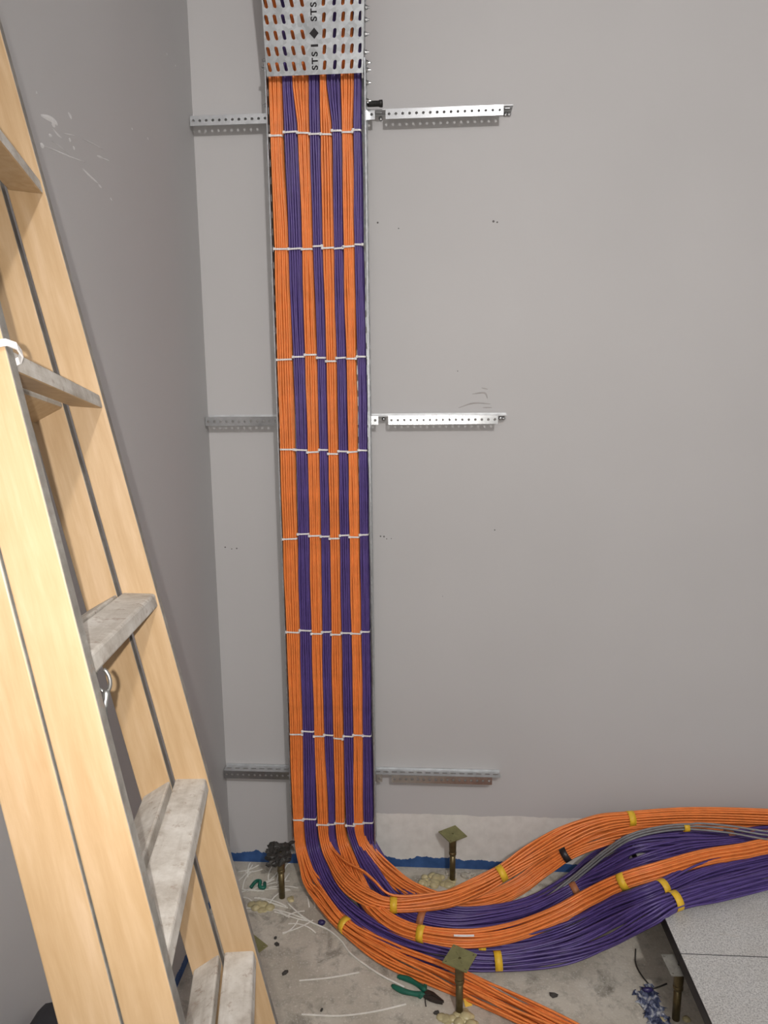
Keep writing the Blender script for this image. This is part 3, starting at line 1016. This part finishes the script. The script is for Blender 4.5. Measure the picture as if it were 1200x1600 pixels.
pb = make_pedestal(0.236, -0.184, 0.178, math.radians(12), 'black_residue', 'pedestal with blackened lumpy head left of the cable tray',
              gluefield(-0.065, -0.055, 0.035, 0.03, 12, 0.006, 0.015) + gluefield(0.035, -0.005, 0.01, 0.01, 3, 0.005, 0.011), (0.25, 0.05))
bm = bmesh.new()
rr = random.Random(5)
for k in range(46):
    a, b = rr.uniform(-.034, .034), rr.uniform(-.034, .034)
    blob(bm, (a, b - 0.0, 0.178 + 0.25 * b + rr.uniform(-0.004, 0.006)), rr.uniform(.004, .0105), (1.3, 1.0, 0.7), k, .3, 1)
for k in range(12):
    a = rr.uniform(-.036, .036)
    blob(bm, (a, -0.034 + rr.uniform(-.003, .004), 0.165 + rr.uniform(-0.010, 0.006)), rr.uniform(.006, .011), (1.1, 0.6, 1.1), k + 90, .3, 1)
res = obj('dried_residue', bm, 'black_residue', pb)
res.rotation_euler = (0, 0, math.radians(12))
res.scale = (1.22, 1.1, 1.0)
make_pedestal(0.840, -0.622, 0.178, math.radians(63), 'olive_plate', 'nearest pedestal with olive square plate in front of the orange cables by the pliers',
              gluefield(-0.005, -0.03, 0.055, 0.022, 16, 0.006, 0.016) + gluefield(0.03, 0.0, 0.02, 0.02, 4, 0.005, 0.01))
make_pedestal(1.449, -0.609, 0.1735, math.radians(3), 'cast_plate', 'pedestal with pale cast plate carrying the edge of the white floor panels',
              gluefield(0.0, -0.02, 0.045, 0.03, 8, 0.005, 0.011))
make_pedestal(0.236, -0.612, 0.178, math.radians(52), 'olive_plate', 'pedestal half hidden behind the foot of the wooden ladder',
              gluefield(0.0, -0.02, 0.04, 0.03, 8, 0.005, 0.012))

# ------------------------------------------------------------------ wooden step ladder
LT = Vector((0.4025, -1.6027, 1.4921))
LM = Matrix(((-0.2199, -0.2254, 0.9491), (0.968, 0.0702, 0.2409), (-0.121, 0.9717, 0.2027)))
W0, KT, BW, GAP, TK, EPS, TT, LS = 0.1845, 0.0537, 0.0465, 0.0065, 0.0205, 0.2907, 0.0200, 0.29
lad = tag(empty('wooden_stepladder'), 'folded yellow wooden stepladder with worn grey treads leaning on the left wall', 'ladder')
m4 = LM.to_4x4()
m4.translation = LT
lad.matrix_world = m4
TOPB = 1.222
def half(b):
    return W0 - KT * b
def foot_b(side, out, c):
    A = side * (W0 + out)
    return -(LT.z + LM[2][0] * A + LM[2][2] * c - 0.001) / (LM[2][1] - side * KT * LM[2][0])
def stile(side, c0, c1):
    bm = bmesh.new()
    V = {}
    for top in (0, 1):
        for out in (0, 1):
            for c in (c0, c1):
                b = TOPB if top else foot_b(side, out * TK, c)
                a = side * (half(b) + out * TK)
                V[top, out, c] = bm.verts.new((a, b, c))
    ids = [(0, 0), (0, 1), (1, 1), (1, 0)]
    cc = (c0, c1)
    lo = [V[0, o, cc[q]] for o, q in ids]
    hi = [V[1, o, cc[q]] for o, q in ids]
    bm.faces.new(lo); bm.faces.new(hi)
    for k in range(4):
        bm.faces.new((lo[k], lo[(k + 1) % 4], hi[(k + 1) % 4], hi[k]))
    bmesh.ops.recalc_face_normals(bm, faces=bm.faces)
    bmesh.ops.bevel(bm, geom=bm.edges[:], offset=0.0016, segments=2, affect='EDGES', profile=0.5)
    bm.normal_update()
    for f in bm.faces:
        f.material_index = 1 if abs(f.normal.z) > 0.8 or abs(f.normal.y) > 0.7 else 0
    return obj('stile', bm, ['ladder_wood', 'worn_edge'], lad)
CF0, CF1 = 0.0, -BW
CR0, CR1 = -BW - GAP, -2 * BW - GAP
for side in (1, -1):
    stile(side, CF1, CF0)
    stile(side, CR1, CR0 if side > 0 else CF1 - 0.002)
def tread(b, ca, cb, ba, bb):
    """ca/ba: outer edge, cb/bb: edge at the gap"""
    bm = bmesh.new()
    L = half(b) - 0.0003
    prof = [(ba, ca), (bb, cb), (bb - TT, cb), (ba - TT, ca)]
    vs = [[bm.verts.new((s * L, q[0], q[1])) for q in prof] for s in (-1, 1)]
    bm.faces.new(vs[0]); bm.faces.new(vs[1])
    for k in range(4):
        bm.faces.new((vs[0][k], vs[0][(k + 1) % 4], vs[1][(k + 1) % 4], vs[1][k]))
    bmesh.ops.recalc_face_normals(bm, faces=bm.faces)
    bmesh.ops.bevel(bm, geom=[e for e in bm.edges if abs((e.verts[0].co - e.verts[1].co).x) > 0.05], offset=0.003, segments=2, affect='EDGES', profile=0.5)
    bm.normal_update()
    for f in bm.faces:
        f.material_index = 1 if f.normal.y < -0.6 else 0
    return obj('tread', bm, ['worn_tread', 'ladder_wood'], lad)
ta = math.tan(EPS)
for i in range(-3, 8):
    b = (2 - i) * LS
    if b > TOPB - 0.03 or b < -1.40:
        continue
    tread(b, -0.003, CF1 + 0.001, b, b + (BW - 0.004) * ta)
    tread(b, CR1 + 0.003, CR0 - 0.001, b, b + (BW - 0.004) * ta)
# hinges joining both halves at the top, and a hook under one tread
for side in (1, -1):
    bm = boxm((side * (half(TOPB) - 0.001) - 0.001, TOPB - 0.05, -2 * BW), (side * (half(TOPB) - 0.001) + 0.001, TOPB - 0.015, -0.008))
    obj('hinge', bm, 'hook_steel', lad)
hb = -0.018
ha = -half(hb) + 0.034
hk = []
for k in range(15):
    a = math.radians(100 + 320 * k / 14)
    hk.append((ha, hb - 0.014 + 0.012 * math.sin(a), -0.006 + 0.0065 * math.cos(a)))
h_ = obj('hook', tube(hk, 0.0019, 8), 'hook_steel', lad, True)
rod = []
for k in range(12):
    rod.append((ha - 0.012 * k / 11, hb - 0.024 - 0.045 * k / 11, -0.006 - 0.010 * k / 11 + 0.001 * math.sin(k * 1.1)))
obj('hook_rod', tube(rod, [0.003, 0.0036, 0.0028, 0.0036, 0.0028, 0.0036, 0.0028, 0.0034, 0.0026, 0.003, 0.0026, 0.002], 8), 'hook_steel', h_, True)

# white strap tied around the near side of the ladder
sb = 0.278
L = half(sb)
loop = []
pad = 0.0022
for (a, c) in ((-L - TK - pad, -0.10), (-L - TK - pad, -0.045), (-L - TK - pad, pad), (-L + pad * 0.3, pad), (-L + pad, -0.04), (-L + pad, -0.103), (-L - TK, -0.103)):
    b = sb + 0.010 * (c / 0.1)
    loop.append((a, b + (0.012 if a < -L - 0.01 and c > -0.05 else 0), c))
pts, _ = spline(loop + [loop[0]], 3)
V, F = [], []
for p in pts:
    V += [p + Vector((0, 0.0032, 0)), p + Vector((0, -0.0032, 0))]
for k in range(len(pts) - 1):
    F.append((2 * k, 2 * k + 2, 2 * k + 3, 2 * k + 1))
st = obj('plastic_strap', ([m4 @ v for v in V], F), 'white_nylon')
st.modifiers.new('thickness', 'SOLIDIFY').thickness = 0.0018
tag(st, 'white plastic strap tied around the ladder side at the left edge', 'strap')

# ------------------------------------------------------------------ things on the floor
# pliers
pl = tag(empty('pliers', (0.735, -0.567, 0.0), math.radians(-24)), 'side cutting pliers with dark green grips lying open on the concrete', 'pliers')
def prism(poly, z0, z1, bev=0.0):
    bm = bmesh.new()
    lo = [bm.verts.new((x, y, z0)) for x, y in poly]
    hi = [bm.verts.new((x, y, z1)) for x, y in poly]
    bm.faces.new(lo[::-1]); bm.faces.new(hi)
    n = len(poly)
    for k in range(n):
        bm.faces.new((lo[k], lo[(k + 1) % n], hi[(k + 1) % n], hi[k]))
    if bev:
        bmesh.ops.recalc_face_normals(bm, faces=bm.faces)
        bmesh.ops.bevel(bm, geom=bm.edges[:], offset=bev, segments=2, affect='EDGES', profile=0.5)
    return bm
obj('jaw', prism([(0.008, 0.012), (0.03, 0.012), (0.052, 0.004), (0.069, -0.002), (0.066, -0.004), (0.03, -0.0005), (0.006, -0.002)], 0.004, 0.014, 0.0012), 'plier_steel', pl)
obj('jaw', prism([(0.006, -0.003), (0.03, -0.002), (0.066, -0.006), (0.068, -0.009), (0.05, -0.014), (0.03, -0.016), (0.008, -0.013)], 0.004, 0.014, 0.0012), 'plier_steel', pl)
bm = bmesh.new()
lathe(bm, [(0.0095, 0.003), (0.0095, 0.0155), (0.0075, 0.0165)], 16, (0.017, -0.001, 0))
obj('pivot', bm, 'plier_steel', pl)
for s in (1, -1):
    ctl = [(0.012, s * 0.006, 0.010), (-0.005, s * 0.012, 0.010), (-0.03, s * 0.019, 0.0095), (-0.055, s * 0.0225, 0.009), (-0.078, s * 0.021, 0.0085), (-0.092, s * 0.018, 0.008)]
    pts, _ = spline(ctl, 5)
    n = len(pts)
    obj('grip', tube(pts, [0.0055 if k < 3 else 0.0078 + 0.0008 * math.sin(k * 0.5) - (0.003 if k > n - 3 else 0) for k in range(n)], 10), 'green_grip', pl, True)
    obj('grip_guard', boxm((-0.006, s * 0.014 - 0.006, 0.003), (0.004, s * 0.014 + 0.006 + 0.004 * (s > 0), 0.017), 0.002, 2), 'green_grip', pl)
obj('spring_wire', tube([(0.012, -0.010, 0.004), (0.02, -0.025, 0.003), (0.026, -0.034, 0.003)], 0.0018, 6), 'plier_steel', pl)

# green plastic piece near the corner
pts, _ = spline([(0.115, -0.150, 0.006), (0.128, -0.128, 0.014), (0.146, -0.133, 0.020), (0.148, -0.150, 0.012), (0.165, -0.152, 0.010), (0.160, -0.125, 0.008)], 5)
o = obj('plastic_offcut', tube([p - Vector((0.14, -0.14, 0)) for p in pts], 0.0065, 8), 'green_grip', None, True)
o.location = (0.14, -0.14, 0.001)
tag(o, 'twisted dark green plastic offcut among ties in the corner', 'offcut')

# nylon tie offcuts
def strip(pts, w, name='tie_offcut', mat='pale_tie', th=0.0012):
    pts = [Vector(p) for p in pts]
    fr = frames(pts, (0, 0, 1))
    V, F = [], []
    for p, (T, n, b) in zip(pts, fr):
        side = Vector((-T.y, T.x, 0)).normalized()
        for s, h in ((-1, 0), (1, 0), (1, 1), (-1, 1)):
            V.append(p + side * (s * w / 2) + Vector((0, 0, h * th)))
    for i in range(len(pts) - 1):
        for q in range(4):
            F.append((i * 4 + q, i * 4 + (q + 1) % 4, i * 4 + 4 + (q + 1) % 4, i * 4 + 4 + q))
    F += [(3, 2, 1, 0), tuple(len(pts) * 4 - 4 + q for q in range(4))]
    return obj(name, (V, F), mat)
rs = random.Random(21)
for k in range(34):
    x, y = rs.uniform(0.06, 0.24), rs.uniform(-0.26, -0.03)
    if k > 25:
        x, y = rs.uniform(0.25, 0.40), rs.uniform(-0.33, -0.20)
    L, a, cb = rs.uniform(0.05, 0.13), rs.uniform(0, 3.14), rs.uniform(-1.2, 1.2)
    pts = []
    for q in range(7):
        aa = a + cb * (q / 6 - 0.5)
        if q == 0:
            px, py = x - L / 2 * math.cos(a), y - L / 2 * math.sin(a)
        else:
            px += L / 6 * math.cos(aa); py += L / 6 * math.sin(aa)
        pts.append(Vector((max(px, 0.008), min(py, -0.008), 0.0008 + 0.0012 * (k % 5) + 0.006 * math.sin(q / 6 * 3.14) * (k % 3 == 0))))
    base = pts[3].copy(); base.z = 0
    o = strip([p - base for p in pts], 0.0042)
    o.location = base
    tag(o, 'pale nylon tie offcut strewn on the slab left of the tray', 'tie offcut', 'tie offcuts in the corner')
for pts, lab in ((((0.362, -0.537), (0.45, -0.522), (0.54, -0.497)), 'pale tie offcut lying alone between ladder and orange cables'),
                 (((0.390, -0.653), (0.50, -0.652), (0.60, -0.632), (0.687, -0.603)), 'longest pale tie offcut lying on the slab nearest the camera'),
                 (((0.105, -0.245), (0.20, -0.243), (0.28, -0.262), (0.36, -0.296)), 'long pale tie offcut reaching from the ladder towards the orange cables')):
    pp, _ = spline([(a, b, 0.001) for a, b in pts], 5)
    base = Vector((pp[0].x, pp[0].y, 0))
    o = strip([p - base for p in pp], 0.0048)
    o.location = base
    tag(o, lab, 'tie offcut')
# thin grey cord
pp, _ = spline([(0.262, -0.215, 0.003), (0.31, -0.262, 0.003), (0.36, -0.30, 0.003), (0.42, -0.33, 0.003), (0.47, -0.375, 0.003), (0.51, -0.43, 0.003), (0.60, -0.50, 0.003), (0.68, -0.545, 0.003)], 6)
base = Vector((pp[0].x, pp[0].y, 0))
o = obj('thin_cord', tube([p - base for p in pp], 0.0026, 6), 'pale_tie', None, True)
o.location = base
tag(o, 'thin pale cord lying along the left edge of the orange cables', 'cord')
# bent wire
pp, _ = spline([(1.408, -0.361, 0.003), (1.392, -0.418, 0.003), (1.396, -0.462, 0.003), (1.414, -0.508, 0.002)], 6)
pp += [Vector((1.417, -0.511, 0.002)), Vector((1.44, -0.502, 0.003)), Vector((1.462, -0.492, 0.004))]
base = Vector((pp[0].x, pp[0].y, 0))
o = obj('bent_wire', tube([p - base for p in pp], 0.0022, 6), 'debris_dark', None, True)
o.location = base
tag(o, 'bent dark wire lying beside the edge of the floor panels', 'wire')
# crumpled film by the pedestal under the panel edge
bm = bmesh.new()
bmesh.ops.create_grid(bm, x_segments=16, y_segments=20, size=0.5)
rf = random.Random(9)
for v in bm.verts:
    u, w = v.co.x, v.co.y
    edge = max(abs(u), abs(w)) > 0.49
    jx, jy = (rf.uniform(-0.012, 0.012), rf.uniform(-0.012, 0.012)) if edge else (0, 0)
    v.co = Vector((u * 0.062 + 0.03 * w + jx, w * 0.115 + jy, 0.001 + 0.007 * abs(math.sin(9 * u + 5 * w) * math.cos(7 * w - 3 * u)) + rf.uniform(0, 0.004)))
o = obj('plastic_film', bm, 'blue_film')
o.location = (1.392, -0.575, 0.0)
o.rotation_euler = (0, 0, 0.35)
o.modifiers.new('thickness', 'SOLIDIFY').thickness = 0.0006
tag(o, 'crumpled blue and white plastic film beside the pale plated pedestal', 'plastic film')
bm = bmesh.new()
blob(bm, (0, 0, 0.008), 0.011, (1.5, 0.7, 0.7), 4, 0.12, 2)
o = obj('plastic_scrap', bm, 'purple_plastic', None, True)
o.location = (1.395, -0.528, 0.006)
tag(o, 'small dark purple plastic scrap on the crumpled film', 'scrap')
bm = bmesh.new()
blob(bm, (0, 0, 0.008), 0.011, (1.2, 0.8, 0.8), 14, 0.15, 2)
o = obj('plastic_scrap', bm, 'purple_plastic', None, True)
o.location = (0.395, -0.305, 0.0)
tag(o, 'dark purple plastic scrap beside the leftmost orange cables', 'scrap')
bm = boxm((-0.011, -0.008, 0.0), (0.011, 0.008, 0.0012), 0.0003, 1)
for v in bm.verts:
    v.co.z += 0.012 * max(0, v.co.y + 0.002) / 0.01
o = obj('tape_scrap', bm, 'yellow_tape')
o.location = (0.866, -0.592, 0.0)
o.rotation_euler = (0, 0, 0.3)
tag(o, 'torn scrap of yellow tape beside the foot of the nearest olive pedestal', 'tape scrap')
# crumbs of mortar and dirt
CH = [(1.119, -0.551, .012, 'dark crumb of debris alone on the slab between cables and panels'),
      (0.315, -0.512, .009, 'dark crumb of debris on the slab right of the ladder'),
      (0.253, -0.373, .006, 'dark chip on the slab between ladder and blackened pedestal, farther of two'),
      (0.263, -0.400, .008, 'dark chip on the slab between ladder and blackened pedestal, nearer of two'),
      (0.775, -0.628, .008, 'small dark chip right below the jaws of the pliers'),
      (0.445, -0.635, .005, 'dark chip beside the longest tie offcut'),
      (0.99, -0.135, .012, 'dark lump between wall and orange cables right of the olive plate'),
      (1.08, -0.22, .012, 'dark piece poking out under the rising orange cables')]
for k, (x, y, r, lab) in enumerate(CH):
    bm = bmesh.new()
    blob(bm, (0, 0, r * 0.4), r, (1.3, 0.8, 0.55), 50 + k, 0.3, 1)
    o = obj('debris_chip', bm, 'debris_dark')
    o.location = (x, y, 0)
    o.rotation_euler = (0, 0, k * 0.9)
    tag(o, lab, 'debris')
# rubble of grey mortar at the foot of the wall
bm = bmesh.new()
for k in range(40):
    x = rs.uniform(-0.13, 0.13)
    r = rs.uniform(0.004, 0.016)
    blob(bm, (x, rs.uniform(-0.02, 0.008) * (1 - abs(x) * 4), r * 0.3), r, (1.3, 1, 0.7), 200 + k, 0.25, 1)
o = obj('mortar_rubble', bm, 'concrete')
o.location = (0.95, -0.032, 0)
tag(o, 'grey mortar rubble along the wall right of the olive pedestal', 'rubble', kind='stuff')

# black backpack against the left wall behind the ladder
bp = tag(empty('backpack', (0.125, -1.455, 0.0)), 'black backpack standing between the left wall and the ladder', 'backpack')
obj('bag_body', boxm((-0.11, -0.20, 0.0), (0.11, 0.205, 0.622), 0.025, 3), 'dark_cloth', bp, True)
obj('front_pocket', boxm((0.09, -0.15, 0.03), (0.15, 0.15, 0.34), 0.025, 3), 'dark_cloth', bp, True)
pts, _ = spline([(0.02, 0.16, 0.60), (0.05, 0.13, 0.640), (0.06, 0.05, 0.650), (0.06, -0.05, 0.645), (0.04, -0.14, 0.61)], 5)
obj('carry_strap', tube(pts, 0.012, 8), 'brown_leather', bp, True)
